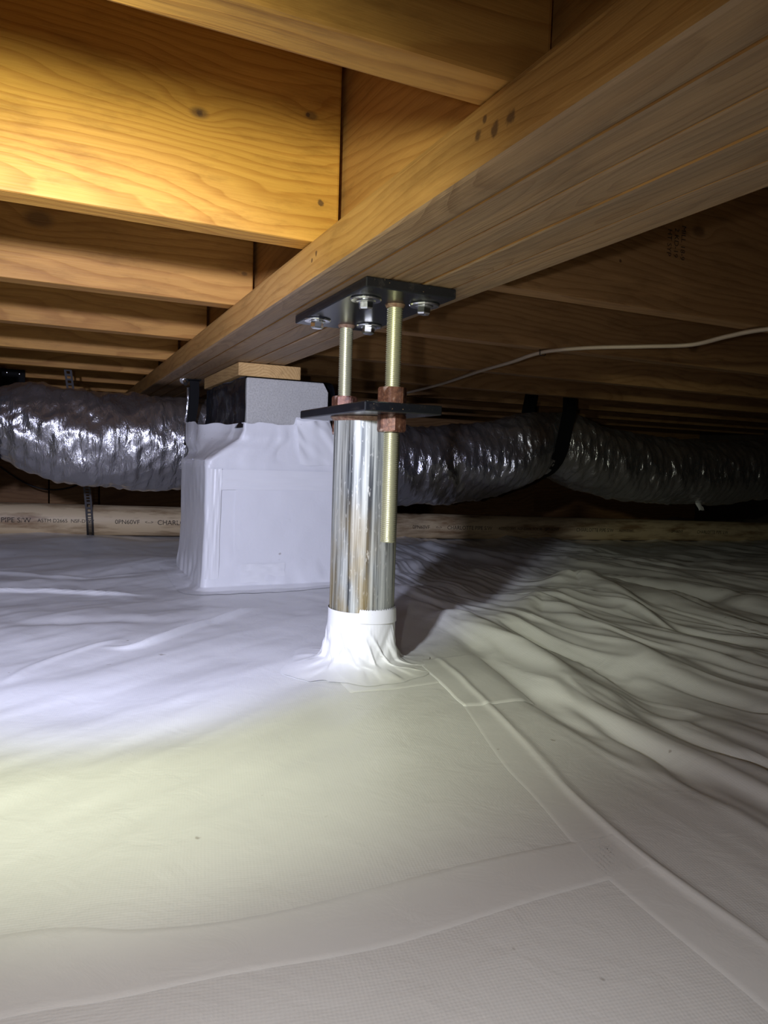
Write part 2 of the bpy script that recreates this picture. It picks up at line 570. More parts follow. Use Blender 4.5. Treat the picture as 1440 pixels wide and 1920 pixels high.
# ------------------------------------------------------------------ ground liner
# folds lying in the sheet: (points on the ground, height, half-width)
FOLDS = [
    ([(0.646, 1.075), (0.629, 1.002), (0.591, 0.852), (0.559, 0.726), (0.542, 0.642), (0.538, 0.584), (0.517, 0.5)], -0.011, 0.013),
    ([(0.757, 1.107), (0.774, 1.079), (0.763, 0.94), (0.754, 0.826), (0.726, 0.726), (0.692, 0.636), (0.695, 0.586), (0.681, 0.531)], -0.014, 0.018),
    ([(0.77, 0.821), (0.771, 0.736), (0.777, 0.671), (0.783, 0.614), (0.785, 0.563), (0.793, 0.514)], -0.012, 0.016),
    ([(0.607, 0.743), (0.585, 0.655), (0.567, 0.581), (0.562, 0.523), (0.541, 0.46), (0.524, 0.398)], -0.008, 0.010),
    ([(0.667, 0.699), (0.646, 0.613), (0.632, 0.549), (0.629, 0.504), (0.65, 0.462), (0.656, 0.422)], -0.009, 0.010),
    ([(1.228, 1.399), (1.215, 1.255), (1.135, 1.094), (1.089, 0.982), (1.079, 0.877), (1.097, 0.795)], -0.016, 0.026),
    ([(1.352, 1.543), (1.381, 1.401), (1.398, 1.226), (1.481, 1.082)], -0.018, 0.03),
    ([(0.66, 1.16), (0.746, 1.183), (0.92, 1.371), (1.139, 1.549), (1.51, 1.776)], -0.016, 0.06),
    ([(0.535, 0.997), (0.504, 0.841), (0.48, 0.722), (0.455, 0.615), (0.436, 0.544), (0.416, 0.48), (0.401, 0.411), (0.395, 0.366), (0.394, 0.314), (0.396, 0.272), (0.394, 0.20)], 0.0022, 0.0035),
    ([(0.59, 1.072), (0.662, 1.132), (0.701, 1.111), (0.689, 1.021), (0.659, 0.873), (0.612, 0.707), (0.597, 0.622)], 0.012, 0.018),
    ([(0.787, 1.098), (0.889, 1.194), (0.964, 1.23), (0.904, 1.039), (0.849, 0.859), (0.814, 0.748), (0.812, 0.671)], 0.014, 0.024),
    ([(1.119, 1.389), (1.238, 1.463), (1.214, 1.326), (1.091, 1.08), (1.048, 0.907)], 0.016, 0.03),
    ([(-0.35, 1.62), (-0.153, 1.593), (-0.098, 1.613), (-0.04, 1.621), (0.081, 1.6), (0.154, 1.58), (0.195, 1.601)], 0.010, 0.0042),
    ([(0.053, 1.115), (0.1, 1.1), (0.151, 1.139), (0.225, 1.228), (0.309, 1.314), (0.391, 1.383)], 0.0095, 0.0038),
    ([(-0.059, 0.956), (-0.026, 1.031), (0.035, 1.103), (0.105, 1.154)], 0.003, 0.004),
    ([(-0.02, 0.784), (0.044, 0.86), (0.123, 0.924), (0.203, 0.984), (0.315, 1.051)], -0.006, 0.035),
    ([(0.068, 0.684), (0.159, 0.765), (0.255, 0.845), (0.364, 0.902)], -0.004, 0.022),
    ([(-0.3, 1.87), (-0.113, 1.86), (0.022, 1.788), (0.245, 1.856)], 0.007, 0.012),
    ([(-0.08, 1.303), (0.032, 1.288), (0.197, 1.279)], -0.006, 0.02),
]


def poly_field(x, y, pts):
    """distance to a polyline and the fraction along it"""
    pts = np.array(pts)
    seg = np.linalg.norm(np.diff(pts, axis=0), axis=1)
    cum = np.concatenate([[0], np.cumsum(seg)]); tot = cum[-1]
    best = np.full(x.shape, 1e9); frac = np.zeros(x.shape)
    for i in range(len(seg)):
        a = pts[i]; d = pts[i + 1] - a
        t = np.clip(((x - a[0]) * d[0] + (y - a[1]) * d[1]) / (d @ d), 0, 1)
        q = (x - a[0] - t * d[0]) ** 2 + (y - a[1] - t * d[1]) ** 2
        w = q < best
        best = np.where(w, q, best)
        frac = np.where(w, (cum[i] + t * seg[i]) / tot, frac)
    return np.sqrt(best), frac


_SM = [([tuple(p) for p in smooth_path([(a, b, 0) for a, b in pts], 5)], h, w) for pts, h, w in FOLDS]
_SM = [([(p[0], p[1]) for p in pts], h, w) for pts, h, w in _SM]


def rmask_(x, y):
    return sst(x - 0.22 * (y - 0.4), 0.43, 0.56)


def ground(x, y):
    x = np.asarray(x, float); y = np.asarray(y, float)
    z = np.full(x.shape, 0.010)
    z -= 0.027 * (np.clip(x, -0.6, 3.0) - 0.2) * sst(y, 1.1, 2.3)
    z -= 0.016 * np.exp(-(((x - 0.42) / 0.35) ** 2 + ((y - 1.7) / 0.30) ** 2))
    far = sst(np.hypot(x - 0.3, y - 0.6), 0.3, 1.2)
    z += 0.020 * vn(x * 3.1 + 9, y * 3.1 + 3) * (0.35 + 0.65 * far)
    # broad ripples left and behind
    z += 0.012 * vn(x * 4 + y * 3 + 40, y * 9 - x * 4 + 11) * sst(y, 0.85, 1.5)
    z += 0.005 * vn(x * 7 - y * 9 + 4, y * 3.5 + x * 4 + 71)
    u_ = x * 0.8 + y * 0.6; v_ = y * 0.8 - x * 0.6
    z += (1 - rmask_(x, y)) * (0.0036 * vn(u_ * 6 + 2, v_ * 20 + 30) + 0.0016 * vn(u_ * 13 + 8, v_ * 50)) * sst(y, 0.35, 0.7)
    # long folds fanning out to the right
    wx = x + 0.10 * vn(x * 3 + 5, y * 3 + 8)
    rmask = rmask_(x, y) * (0.55 + 0.45 * sst(y, 0.3, 0.8))
    f1 = vn(wx * 15 + 20, y * 2.6 + 7); f2 = vn(wx * 34 + 3, y * 4.5 + 50)
    f3 = vn(wx * 70 + 3, y * 9 + 20)
    f4 = 0.22 - np.abs(vn(wx * 22 + 60, y * 3.2 + 90))
    f5 = 0.20 - np.abs(vn(wx * 41 + 20, y * 6 + 9))
    z += rmask * (0.018 * f1 + 0.011 * f2 + 0.003 * f3 + 0.022 * np.clip(f4, 0, 1) + 0.013 * np.clip(f5, 0, 1))
    z += 0.0022 * vn(x * 30 + 12 * y, y * 14 - 9 * x) * sst(y, 0.8, 1.4)
    for pts, h, w in _SM:
        d, t = poly_field(x, y, pts)
        env = np.clip(np.minimum(t, 1 - t) / 0.22, 0, 1)
        env = env * env * (3 - 2 * env)
        z += h * env * np.exp(-0.5 * (d / w) ** 2)
    # liner drawn up round the post
    rp = np.hypot(x - 0.40, y - 0.922)
    z += 0.010 * np.exp(-(rp / 0.10) ** 2)
    return z


def axis(bounds):
    out = []
    for a, b, s in bounds:
        out.append(np.arange(a, b, s))
    return np.concatenate(out + [[bounds[-1][1]]])


gx = axis([(-2.6, -0.45, 0.05), (-0.45, -0.2, 0.012), (-0.2, 1.2, 0.0042), (1.2, 2.0, 0.010), (2.0, 4.4, 0.03)])
gy = axis([(-1.3, 0.12, 0.05), (0.12, 1.25, 0.0042), (1.25, 1.9, 0.0045), (1.9, 2.0, 0.007), (2.0, 2.7, 0.014), (2.7, 4.0, 0.05)])
GX, GY = np.meshgrid(gx, gy, indexing='ij')
floor = grid_mesh('floor', np.stack([GX, GY, ground(GX, GY)], -1), M['liner'])
tag(floor, 'wrinkled white woven plastic liner covering the ground', kind='structure')


def strip(name, A, B, nu, nv, m, lift=0.0012, parent=None):
    """tape pressed onto the liner between two ground polylines"""
    def res(pts, n):
        sm = np.array(smooth_path([(a, b, 0) for a, b in pts], 10))[:, :2]
        s = np.concatenate([[0], np.cumsum(np.linalg.norm(np.diff(sm, axis=0), axis=1))])
        u = np.linspace(0, s[-1], n)
        return np.stack([np.interp(u, s, sm[:, 0]), np.interp(u, s, sm[:, 1])], -1)
    a = res(A, nu); b = res(B, nu)
    t = np.linspace(0, 1, nv)[None, :, None]
    XY = a[:, None, :] * (1 - t) + b[:, None, :] * t
    Z = ground(XY[..., 0], XY[..., 1]) + lift
    Z[:, 0] -= lift * 0.8; Z[:, -1] -= lift * 0.8; Z[0] -= lift * 0.8; Z[-1] -= lift * 0.8
    return grid_mesh(name, np.concatenate([XY, Z[..., None]], -1), m, parent)


strip('seam_tape', [(-0.32, 0.47), (-0.04, 0.457), (0.049, 0.43), (0.13, 0.419), (0.26, 0.42), (0.359, 0.411), (0.40, 0.409)],
      [(-0.32, 0.40), (-0.04, 0.386), (0.025, 0.378), (0.089, 0.374), (0.172, 0.364), (0.246, 0.363), (0.395, 0.360)], 170, 22, M['tape'], lift=0.0005, parent=floor)
strip('seam_tape', [(0.48, 0.836), (0.435, 0.681), (0.396, 0.559), (0.379, 0.485), (0.359, 0.411), (0.350, 0.36), (0.345, 0.22)],
      [(0.52, 0.83), (0.476, 0.68), (0.449, 0.59), (0.428, 0.52), (0.408, 0.43), (0.400, 0.36), (0.398, 0.22)], 170, 20, M['tape'], lift=0.0005, parent=floor)
strip('tape_patch', [(0.335, 0.80), (0.43, 0.79), (0.53, 0.80)], [(0.340, 0.88), (0.43, 0.885), (0.54, 0.88)], 50, 26, M['tape'], lift=0.0010, parent=floor)
strip('tape_patch', [(0.442, 0.704), (0.495, 0.705), (0.548, 0.706)], [(0.475, 0.90), (0.535, 0.905), (0.596, 0.91)], 50, 50, M['tape'], lift=0.0020, parent=floor)

# ------------------------------------------------------------------ shell
JB = H + 0.2574                             # underside of joists
JT = JB + 0.235                             # top of joists
ceil = empty('ceiling', (0, 0, JT))
tag(ceil, 'plywood subfloor resting on the joists', kind='structure')
for i in range(6):
    x0 = -2.6 + i * 1.2
    p = box('plywood_sheet', (x0 + 0.002, -1.3, JT + 0.001), (min(x0 + 1.198, 4.4), 4.0, JT + 0.019), M['sub'], ceil, bev=0.0, off=(0, 0, JT))
wb = empty('wall_back', (0, 3.85, 0))
tag(wb, 'brown boarded wall at the far end behind the pipe', kind='structure')
xs = [-2.6, -1.4, -0.55, -0.02, 0.21, 0.95, 1.9, 2.9, 4.4]
for i, (a, b) in enumerate(zip(xs, xs[1:])):
    box('board', (a + 0.003, 3.85 + (0.0, 0.012)[i % 2], -0.15), (b - 0.003, 3.90, JT), M['rim'] if i % 3 else M['joist_b'], wb, off=(0, 3.85, 0))
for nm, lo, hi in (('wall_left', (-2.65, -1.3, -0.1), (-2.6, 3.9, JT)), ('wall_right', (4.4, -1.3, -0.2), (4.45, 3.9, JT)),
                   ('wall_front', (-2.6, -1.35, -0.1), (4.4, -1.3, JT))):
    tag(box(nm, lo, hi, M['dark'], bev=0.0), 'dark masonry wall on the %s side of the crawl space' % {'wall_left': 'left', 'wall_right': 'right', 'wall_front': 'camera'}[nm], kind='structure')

# ------------------------------------------------------------------ girder
GB = H + 0.2124                             # underside of girder
GX0, GX1 = 0.318, 0.487
gird = empty('girder', (0.40, 1.2, GB))
tag(gird, 'heavy built-up wooden girder running away above the jack post', 'beam')
pw = (GX1 - GX0) / 4
for i in range(4):
    zoff = (0.0, 0.0008, 0.0003, 0.0010)[i]
    board_y('ply', (GX0 + i * pw + 0.0006, -1.25, GB + zoff), (GX0 + (i + 1) * pw - 0.0006, 3.83, JT - 0.002), M['girder'], gird, bev=0.0035, off=(0.40, 1.2, GB))
    side_face(_last[0], M['gside'])
# ledger: knots are given in board coordinates (x along the length from its middle)
LY0, LY1 = -1.25, 3.83
lm = (LY0 + LY1) / 2
M['ledger'] = wood('pine_ledger', (0.52, 0.285, 0.085), (0.34, 0.155, 0.038), ring=80, seed=6.4,
                   marks=[(0.453 - lm, 0.021, 0.001, 0.005), (0.445 - lm, 0.021, 0.009, 0.0035), (0.431 - lm, 0.021, -0.003, 0.006),
                          (0.413 - lm, 0.021, -0.003, 0.006), (0.80 - lm, 0.021, 0.004, 0.004), (0.815 - lm, 0.021, -0.001, 0.003)])
led = board_y('ledger_strip', (0.2765, LY0, GB - 0.001), (0.3165, LY1, JB - 0.0008), M['girder'], bev=0.005)
side_face(led, M['ledger'])
tag(led, 'narrow wooden ledger strip nailed along the left underside of the girder', 'beam')

# ------------------------------------------------------------------ joists
LX0, LX1 = -2.55, 0.3125
lmx = (LX0 + LX1) / 2
zc = (JB + JT) / 2
M['joist2'] = wood('pine_joist_knotted', (0.74, 0.385, 0.068), (0.43, 0.165, 0.020), ring=105, seed=3.0,
                   knots=[(0.146 - lmx, -0.019, H + 0.375 - zc, 0.0075), (0.275 - lmx, -0.019, H + 0.401 - zc, 0.006)],
                   marks=[(0.289 - lmx, -0.019, H + 0.304 - zc, 0.0045), (0.146 - lmx, -0.019, H + 0.375 - zc, 0.004), (0.27 - lmx, -0.019, H + 0.401 - zc, 0.003)])
M['joist3'] = wood('pine_joist_swirl', PL, PD, ring=62, seed=3.7,
                   knots=[(-0.02 - lmx, -0.019, H + 0.35 - zc, 0.016), (0.297 - lmx, -0.019, H + 0.312 - zc, 0.004)])
ordn = ['nearest', 'second', 'third', 'fourth', 'fifth', 'sixth', 'seventh', 'eighth', 'ninth']
llab = ['wooden floor joist crossing the top edge of the photo, nearest one left of the girder',
        'brightest golden floor joist with a round knot, second one left of the girder',
        'golden floor joist with an oval swirl in its grain, third one left of the girder',
        'fourth floor joist left of the girder, counted from the camera',
        'fifth floor joist left of the girder, counted from the camera',
        'sixth floor joist left of the girder, counted from the camera',
        'seventh floor joist left of the girder, counted from the camera',
        'eighth floor joist left of the girder, farthest one just above the duct']
for i in range(8):
    y0 = 0.4197 + 0.4064 * i - (0.0017 if i else 0)
    o = box('floor_joist', (LX0, y0, JB), (LX1, y0 + 0.038, JT), M['joist2'] if i == 1 else M['joist3'] if i == 2 else M['joist'], bev=0.003, seg=2)
    tag(o, llab[i], 'joist', 'floor joists left of the girder')
RX0, RX1 = GX1 + 0.003, 4.38
rmx = (RX0 + RX1) / 2
M['joistr'] = wood('pine_joist_stamped', (0.55, 0.31, 0.13), (0.31, 0.145, 0.05), ring=72, seed=9.0,
                   knots=[(0.967 - rmx, -0.019, H + 0.394 - zc, 0.011)], marks=[(0.803 - rmx, -0.019, H + 0.323 - zc, 0.003)])
M['joistr2'] = wood('pine_joist_darkknot', (0.52, 0.30, 0.13), (0.30, 0.14, 0.05), ring=72, seed=11.0,
                    knots=[(1.42 - rmx, -0.019, H + 0.30 - zc, 0.013)])
rlab = ['dim floor joist with a black lumber stamp, nearest one right of the girder',
        'dim floor joist with a dark knot behind the cable, second one right of the girder',
        'third floor joist right of the girder, behind the cable staple',
        'fourth floor joist right of the girder, just behind the cable end',
        'fifth floor joist right of the girder, above the duct strap',
        'sixth floor joist right of the girder, in shadow above the duct',
        'seventh floor joist right of the girder, in deep shadow behind the duct',
        'eighth floor joist right of the girder, farthest one in the dark']
rj = []
for i in range(8):
    y0 = 0.877 + 0.4064 * i
    if y0 > 3.7:
        break
    o = box('floor_joist', (RX0, y0, JB), (RX1, y0 + 0.038, JT), M['joistr'] if i == 0 else M['joistr2'] if i == 1 else M['joist_b'], bev=0.003, seg=2)
    tag(o, rlab[i], 'joist', 'floor joists right of the girder')
    rj.append(o)
# lumber stamp on the near face of the first right joist, lettering turned on its side
for s, sx, sz in (('MILL 18-9', 0.9285, 0.398), ('2 KD-19', 0.9135, 0.392), ('HT SYP', 0.8985, 0.388)):
    t = obj('lumber_stamp', text_mesh(s, 0.0135), M['stamp'], rj[0])
    # text X -> world -Z, text Y -> world +X, facing -Y
    Mx = Matrix(((0, 1, 0, 0), (0, 0, -1, 0), (-1, 0, 0, 0), (0, 0, 0, 1)))
    t.matrix_local = Matrix.Translation(Vector((sx, 0.8766, H + sz)) - rj[0].location) @ Mx

# ------------------------------------------------------------------ adjustable jack post
PX, PY = 0.400, 0.922
base_z = float(ground(np.array(PX), np.array(PY)))
post = empty('jack_post', (PX, PY, base_z))
tag(post, 'galvanized steel jack post with threaded rods standing under the girder', 'jack post')
PO = (PX, PY, base_z)
tp = box('top_plate', (0.327, 0.768, GB - 0.0122), (0.447, 1.034, GB - 0.0002), M['steel'], post, bev=0.0012, off=PO)
tag(tp, 'black painted steel plate under the girder')
TPZ = GB - 0.0122


def bolt_mesh():
    bm = bmesh.new()
    lathe(bm, [(0.0185, 0.0), (0.0195, -0.0012), (0.0185, -0.0028), (0.0125, -0.0032)], 28)
    return bm


def head_mesh():
    bm = bmesh.new()
    lathe(bm, [(0.0118, -0.0030), (0.0122, -0.0040), (0.0100, -0.0045)], 24)
    rings = []
    for r, z in ((0.0092, -0.0040), (0.0092, -0.0110), (0.0078, -0.0128)):
        rings.append([bm.verts.new((r * math.cos(math.pi / 3 * k), r * math.sin(math.pi / 3 * k), z)) for k in range(6)])
    for a, b in zip(rings, rings[1:]):
        for k in range(6):
            bm.faces.new((a[k], a[(k + 1) % 6], b[(k + 1) % 6], b[k]))
    bm.faces.new(rings[-1])
    bmesh.ops.recalc_face_normals(bm, faces=bm.faces)
    return bm


wm = hm = None
for i, (bx_, by_, a) in enumerate(((0.352, 0.826, 0.3), (0.345, 0.986, 0.9), (0.428, 0.815, 0.1), (0.425, 0.984, 0.6))):
    if wm is None:
        w = obj('washer', bolt_mesh(), M['zinc'], tp); wm = w.data
        h = obj('lag_bolt', head_mesh(), M['zinc'], tp); hm = h.data
    else:
        w = bpy.data.objects.new('washer', wm); COL.objects.link(w); w.parent = tp
        h = bpy.data.objects.new('lag_bolt', hm); COL.objects.link(h); h.parent = tp
    p = Vector((bx_, by_, TPZ)) - Vector(PO) - tp.location
    w.location = p; h.location = p
    h.rotation_euler = (0.04, 0.05 * (i - 1), a)

MZ0, MZ1 = H + 0.0600, H + 0.0722
mp = box('support_plate', (0.340, 0.792, MZ0), (0.447, 1.040, MZ1), M['steel'], post, bev=0.0014, off=PO)
tag(mp, 'black painted steel plate on top of the pipe')

# threaded rods
RR = 0.0106


def rod_mesh(length, pitch=0.0027):
    seg = 20
    n = int(length / pitch * 4)
    th = np.linspace(0, 2 * np.pi, seg, endpoint=False)
    zz = np.linspace(0, length, n + 1)
    T, Z = np.meshgrid(th, zz, indexing='ij')
    ph = (Z / pitch - T / (2 * np.pi)) % 1.0
    r = RR - 0.0021 * (1 - np.abs(2 * ph - 1))
    r[:, 0] *= 0.86; r[:, -1] *= 0.9
    return np.stack([r * np.cos(T), r * np.sin(T), Z], -1)


RODS = ((0.398, 0.838), (0.398, 1.005))
for rx, ry in RODS:
    ln = TPZ - (H - 0.106)
    r = grid_mesh('threaded_rod', rod_mesh(ln), M['rod'], post, close_u=True)
    r.location = Vector((rx, ry, H - 0.106)) - Vector(PO)
    bm = bmesh.new()
    lathe(bm, [(0.0001, 0.0008), (0.0092, 0.0008), (0.0092, 0.004)], 20, cap=False)
    c = obj('rod_end', bm, M['rod'], r)
    bm = bmesh.new()
    lathe(bm, [(0.0108, -0.0045), (0.0120, -0.0028), (0.0134, 0.0)], 24, cap=False)
    c = obj('weld_bead', bm, M['weld'], r, True)
    c.location = (0, 0, ln - 0.0001)


def nut_bm(af, hgt):
    bm = bmesh.new()
    R_ = af / math.sqrt(3)
    prof = [(0.93, 0.0), (1.0, 0.10), (1.0, 0.90), (0.93, 1.0)]
    rings = []
    for s, t in prof:
        ring = []
        for k in range(36):
            a = 2 * math.pi * k / 36
            hexr = (af / 2) / math.cos(((a + math.pi / 6) % (math.pi / 3)) - math.pi / 6)
            rr = min(hexr, R_ * (0.975 if s == 1.0 else 0.90))
            ring.append(bm.verts.new((rr * math.cos(a), rr * math.sin(a), t * hgt)))
        rings.append(ring)
    inner = [bm.verts.new((RR * 0.97 * math.cos(2 * math.pi * k / 36), RR * 0.97 * math.sin(2 * math.pi * k / 36), hgt * 0.985)) for k in range(36)]
    inner0 = [bm.verts.new((RR * 0.97 * math.cos(2 * math.pi * k / 36), RR * 0.97 * math.sin(2 * math.pi * k / 36), hgt * 0.015)) for k in range(36)]
    rings = [inner0] + rings + [inner]
    for a, b in zip(rings, rings[1:]):
        for k in range(36):
            bm.faces.new((a[k], a[(k + 1) % 36], b[(k + 1) % 36], b[k]))
    bmesh.ops.recalc_face_normals(bm, faces=bm.faces)
    return bm


for (rx, ry), rot in zip(RODS, (0.35, 0.12)):
    for z0, hh, dr in ((MZ1 + 0.0002, 0.0225, 0.0), (MZ0 - 0.0222, 0.0220, 0.5)):
        n_ = obj('hex_nut', nut_bm(0.0345, hh), M['rust'], post)
        n_.location = Vector((rx, ry, z0)) - Vector(PO)
        n_.rotation_euler = (0, 0, rot + dr)

# pipe
PR = 0.0463
ztop = MZ0 - 0.0003
bm = bmesh.new()
lathe(bm, [(PR, base_z - 0.02), (PR, ztop - 0.001), (PR - 0.001, ztop), (PR - 0.005, ztop), (PR - 0.005, base_z - 0.02), (PR, base_z - 0.02)], 64, cap=False)
bmesh.ops.translate(bm, vec=(0, 0, -(base_z + ztop) / 2), verts=bm.verts)
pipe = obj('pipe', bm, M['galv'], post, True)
pipe.location = (0, 0, (base_z + ztop) / 2 - base_z)
pipe.data.set_sharp_from_angle(angle=math.radians(40))
# weld fillet under the plate
nz, nt_ = 5, 96
th = np.linspace(0, 2 * np.pi, nt_, endpoint=False)
P = np.zeros((nt_, nz, 3))
for j, (r, z) in enumerate(((PR + 0.0002, -0.006), (PR + 0.0018, -0.0045), (PR + 0.0032, -0.0025), (PR + 0.0045, -0.0010), (PR + 0.0052, -0.0002))):
    rr = r + 0.0009 * np.sin(th * 23 + 3 * np.sin(th * 3)) * (j > 0)
    P[:, j, 0] = rr * np.cos(th); P[:, j, 1] = rr * np.sin(th); P[:, j, 2] = z
wf = grid_mesh('weld_seam', P, M['weld'], post, close_u=True)
wf.location = (0, 0, ztop - base_z)

# white tape wound round the foot and flared out onto the liner
nt_, nz = 260, 60
th = np.linspace(0, 2 * np.pi, nt_, endpoint=False)
zt = (H - 0.2085) - base_z
T, V = np.meshgrid(th, np.linspace(0, 1, nz), indexing='ij')
P = np.zeros((nt_, nz, 3))
flare = 0.036 + 0.030 * (vn(np.cos(T) * 2.2 + 20, np.sin(T) * 2.2 + 7) + 0.5) + 0.010 * vn(T * 5, T * 0 + 3)
vk = 0.66
up = np.clip(V / vk, 0, 1); out = np.clip((V - vk) / (1 - vk), 0, 1)
crease = vn(T * 4.5 + V * 5 + 3, V * 2.0 + 9)
crease2 = np.abs(vn(T * 3.2 - V * 4 + 30, V * 1.3 + T * 0.6))
r = PR + 0.0016 + 0.0055 * np.clip(up - 0.12, 0, 1) * (crease + 0.5) + 0.014 * np.clip(up - 0.3, 0, 1) * np.clip(0.16 - crease2, 0, 1) * 4
r = r + flare * out ** 1.35 + 0.004 * up ** 6
ztop_var = 0.0018 * ((np.floor(th / (2 * np.pi) * 130) % 2)) + 0.006 * (np.sin(th - 4.35) > 0.0) * 0
seam = (th > 4.25) & (th < 6.1)
ztop_line = zt + 0.0035 * seam + 0.0012 * np.sin(th * 65) * seam
gz = ground(PX + r * np.cos(T), PY + r * np.sin(T)) - base_z
zline = ztop_line[:, None] * (1 - up) + (gz + 0.011) * up
z = zline * (V <= vk) + (V > vk) * (gz + 0.0016 + 0.0094 * (1 - out) ** 2.2 + 0.005 * (np.clip(vn(T * 6 + 2, out * 1.5 + 6), 0, 1)) * np.sin(np.pi * out))
P[..., 0] = r * np.cos(T); P[..., 1] = r * np.sin(T); P[..., 2] = z
tw = grid_mesh('tape_collar', P, M['tape'], post, close_u=True)
tag(tw, 'white tape wound round the foot of the post')
P2 = np.zeros((60, 14, 3))
aa = np.linspace(4.25, 6.1, 60); vv = np.linspace(0, 1, 14)
A2, V2 = np.meshgrid(aa, vv, indexing='ij')
r2 = PR + 0.0030 + 0.0010 * V2
P2[..., 0] = r2 * np.cos(A2); P2[..., 1] = r2 * np.sin(A2)
P2[..., 2] = zt + 0.0045 + 0.0016 * (np.arange(60)[:, None] % 2) * (V2 == 0) - 0.018 * V2 - 0.003 * (A2 - 4.25)
grid_mesh('tape_overlap', P2, M['tape'], tw)

# ------------------------------------------------------------------ block pier in its liner jacket
pg = float(ground(np.array(0.45), np.array(1.75)))
pier = empty('block_pier', (0.47, 1.80, pg))
PIO = (0.47, 1.80, pg)
tag(pier, 'concrete block pier jacketed in white plastic liner under the girder', 'pier')


def block(lo, hi, chip=False):
    o = box('concrete_block', lo, hi, M['conc'], pier, bev=0.004, seg=2, off=PIO)
    if chip:
        me = o.data
        sx = (hi[0] - lo[0]) / 2; sz = (hi[2] - lo[2]) / 2; sy = (hi[1] - lo[1]) / 2
        for v in me.vertices:
            if v.co.x > sx - 0.006 and v.co.z > sz - 0.006 and v.co.y < 0:
                v.co.x -= 0.012; v.co.z -= 0.003
    return o


ub = block((0.397, 1.605, H - 0.0135), (0.594, 1.998, H + 0.1800))
ub.data.name = 'concrete_block'
bm = bmesh.new(); bm.from_mesh(ub.data)
# knocked-off top right corner
hx, hy, hz = 0.197 / 2, 0.393 / 2, 0.1935 / 2
bmesh.ops.bisect_plane(bm, geom=list(bm.verts) + list(bm.edges) + list(bm.faces), plane_co=(hx - 0.014, -hy, hz), plane_no=Vector((0.024, -0.006, 0.014)).normalized(), clear_outer=True)
bmesh.ops.holes_fill(bm, edges=[e for e in bm.edges if e.is_boundary])
bm.to_mesh(ub.data); bm.free()
block((0.314, 1.605, pg - 0.02), (0.472, 1.912, H - 0.0140))
block((0.478, 1.605, pg - 0.02), (0.636, 1.912, H - 0.0140))


def rrect(x0, x1, y0, y1, n, rad):
    """n points round a rectangle with rounded corners, arc-length spaced, starting on the left side"""
    pts = []
    for (cx, cy, a0) in ((x1 - rad, y0 + rad, -90), (x1 - rad, y1 - rad, 0), (x0 + rad, y1 - rad, 90), (x0 + rad, y0 + rad, 180)):
        for k in range(7):
            a = math.radians(a0 + 15 * k)
            pts.append((cx + rad * math.cos(a), cy + rad * math.sin(a)))
    pts.append(pts[0])
    p = np.array(pts)
    s = np.concatenate([[0], np.cumsum(np.linalg.norm(np.diff(p, axis=0), axis=1))])
    # keep corners aligned between rings: parametrise by side
    ki = [0, 7, 14, 21, 28]
    out = []
    for i in range(4):
        u = np.linspace(s[ki[i]], s[ki[i + 1]], n // 4, endpoint=False)
        out.append(np.stack([np.interp(u, s, p[:, 0]), np.interp(u, s, p[:, 1])], -1))
    return np.concatenate(out)


lv = [(H + 0.0775, (0.391, 0.600, 1.6005, 2.006), 0.006), (H + 0.060, (0.390, 0.601, 1.600, 2.008), 0.006),
      (H + 0.040, (0.380, 0.608, 1.599, 2.012), 0.010), (H + 0.012, (0.338, 0.628, 1.597, 1.965), 0.014), (H - 0.010, (0.309, 0.642, 1.595, 1.930), 0.012),
      (H - 0.022, (0.3065, 0.644, 1.594, 1.922), 0.007), (H - 0.15, (0.3055, 0.645, 1.5935, 1.918), 0.007), (H - 0.27, (0.302, 0.648, 1.592, 1.918), 0.007),
      (0.006, (0.300, 0.650, 1.590, 1.922), 0.008), (None, (0.287, 0.665, 1.578, 1.937), 0.02), (None, (0.258, 0.69, 1.545, 1.967), 0.04)]
n = 400
rings = np.stack([np.concatenate([rrect(*q, n, rad), np.zeros((n, 1))], -1) for z, q, rad in lv], 1)
for j, (z, q, rad) in enumerate(lv):
    if z is None:
        rings[:, j, 2] = ground(rings[:, j, 0], rings[:, j, 1]) + (0.0035 if j == 9 else 0.0012)
    else:
        rings[:, j, 2] = z
# refine vertically
key = np.arange(len(lv)); cnt = [3, 4, 6, 5, 4, 22, 22, 10, 6, 5]
ts = np.concatenate([np.linspace(i, i + 1, c, endpoint=False) for i, c in enumerate(cnt)] + [[len(lv) - 1]])
i0 = np.clip(np.floor(ts).astype(int), 0, len(lv) - 2); ft = ts - i0
W_ = rings[:, i0] * (1 - ft)[None, :, None] + rings[:, i0 + 1] * ft[None, :, None]
# bunched shoulder standing out at the rear left
yy_ = W_[..., 1]
bul = sst(yy_, 1.63, 1.86) * sst(W_[..., 2], H - 0.02, H + 0.03) * (W_[..., 0] < 0.40) * (yy_ < 2.02)
W_[..., 0] = W_[..., 0] * (1 - bul) + bul * (0.326 + 0.02 * vn(yy_ * 14, yy_ * 0 + 3))
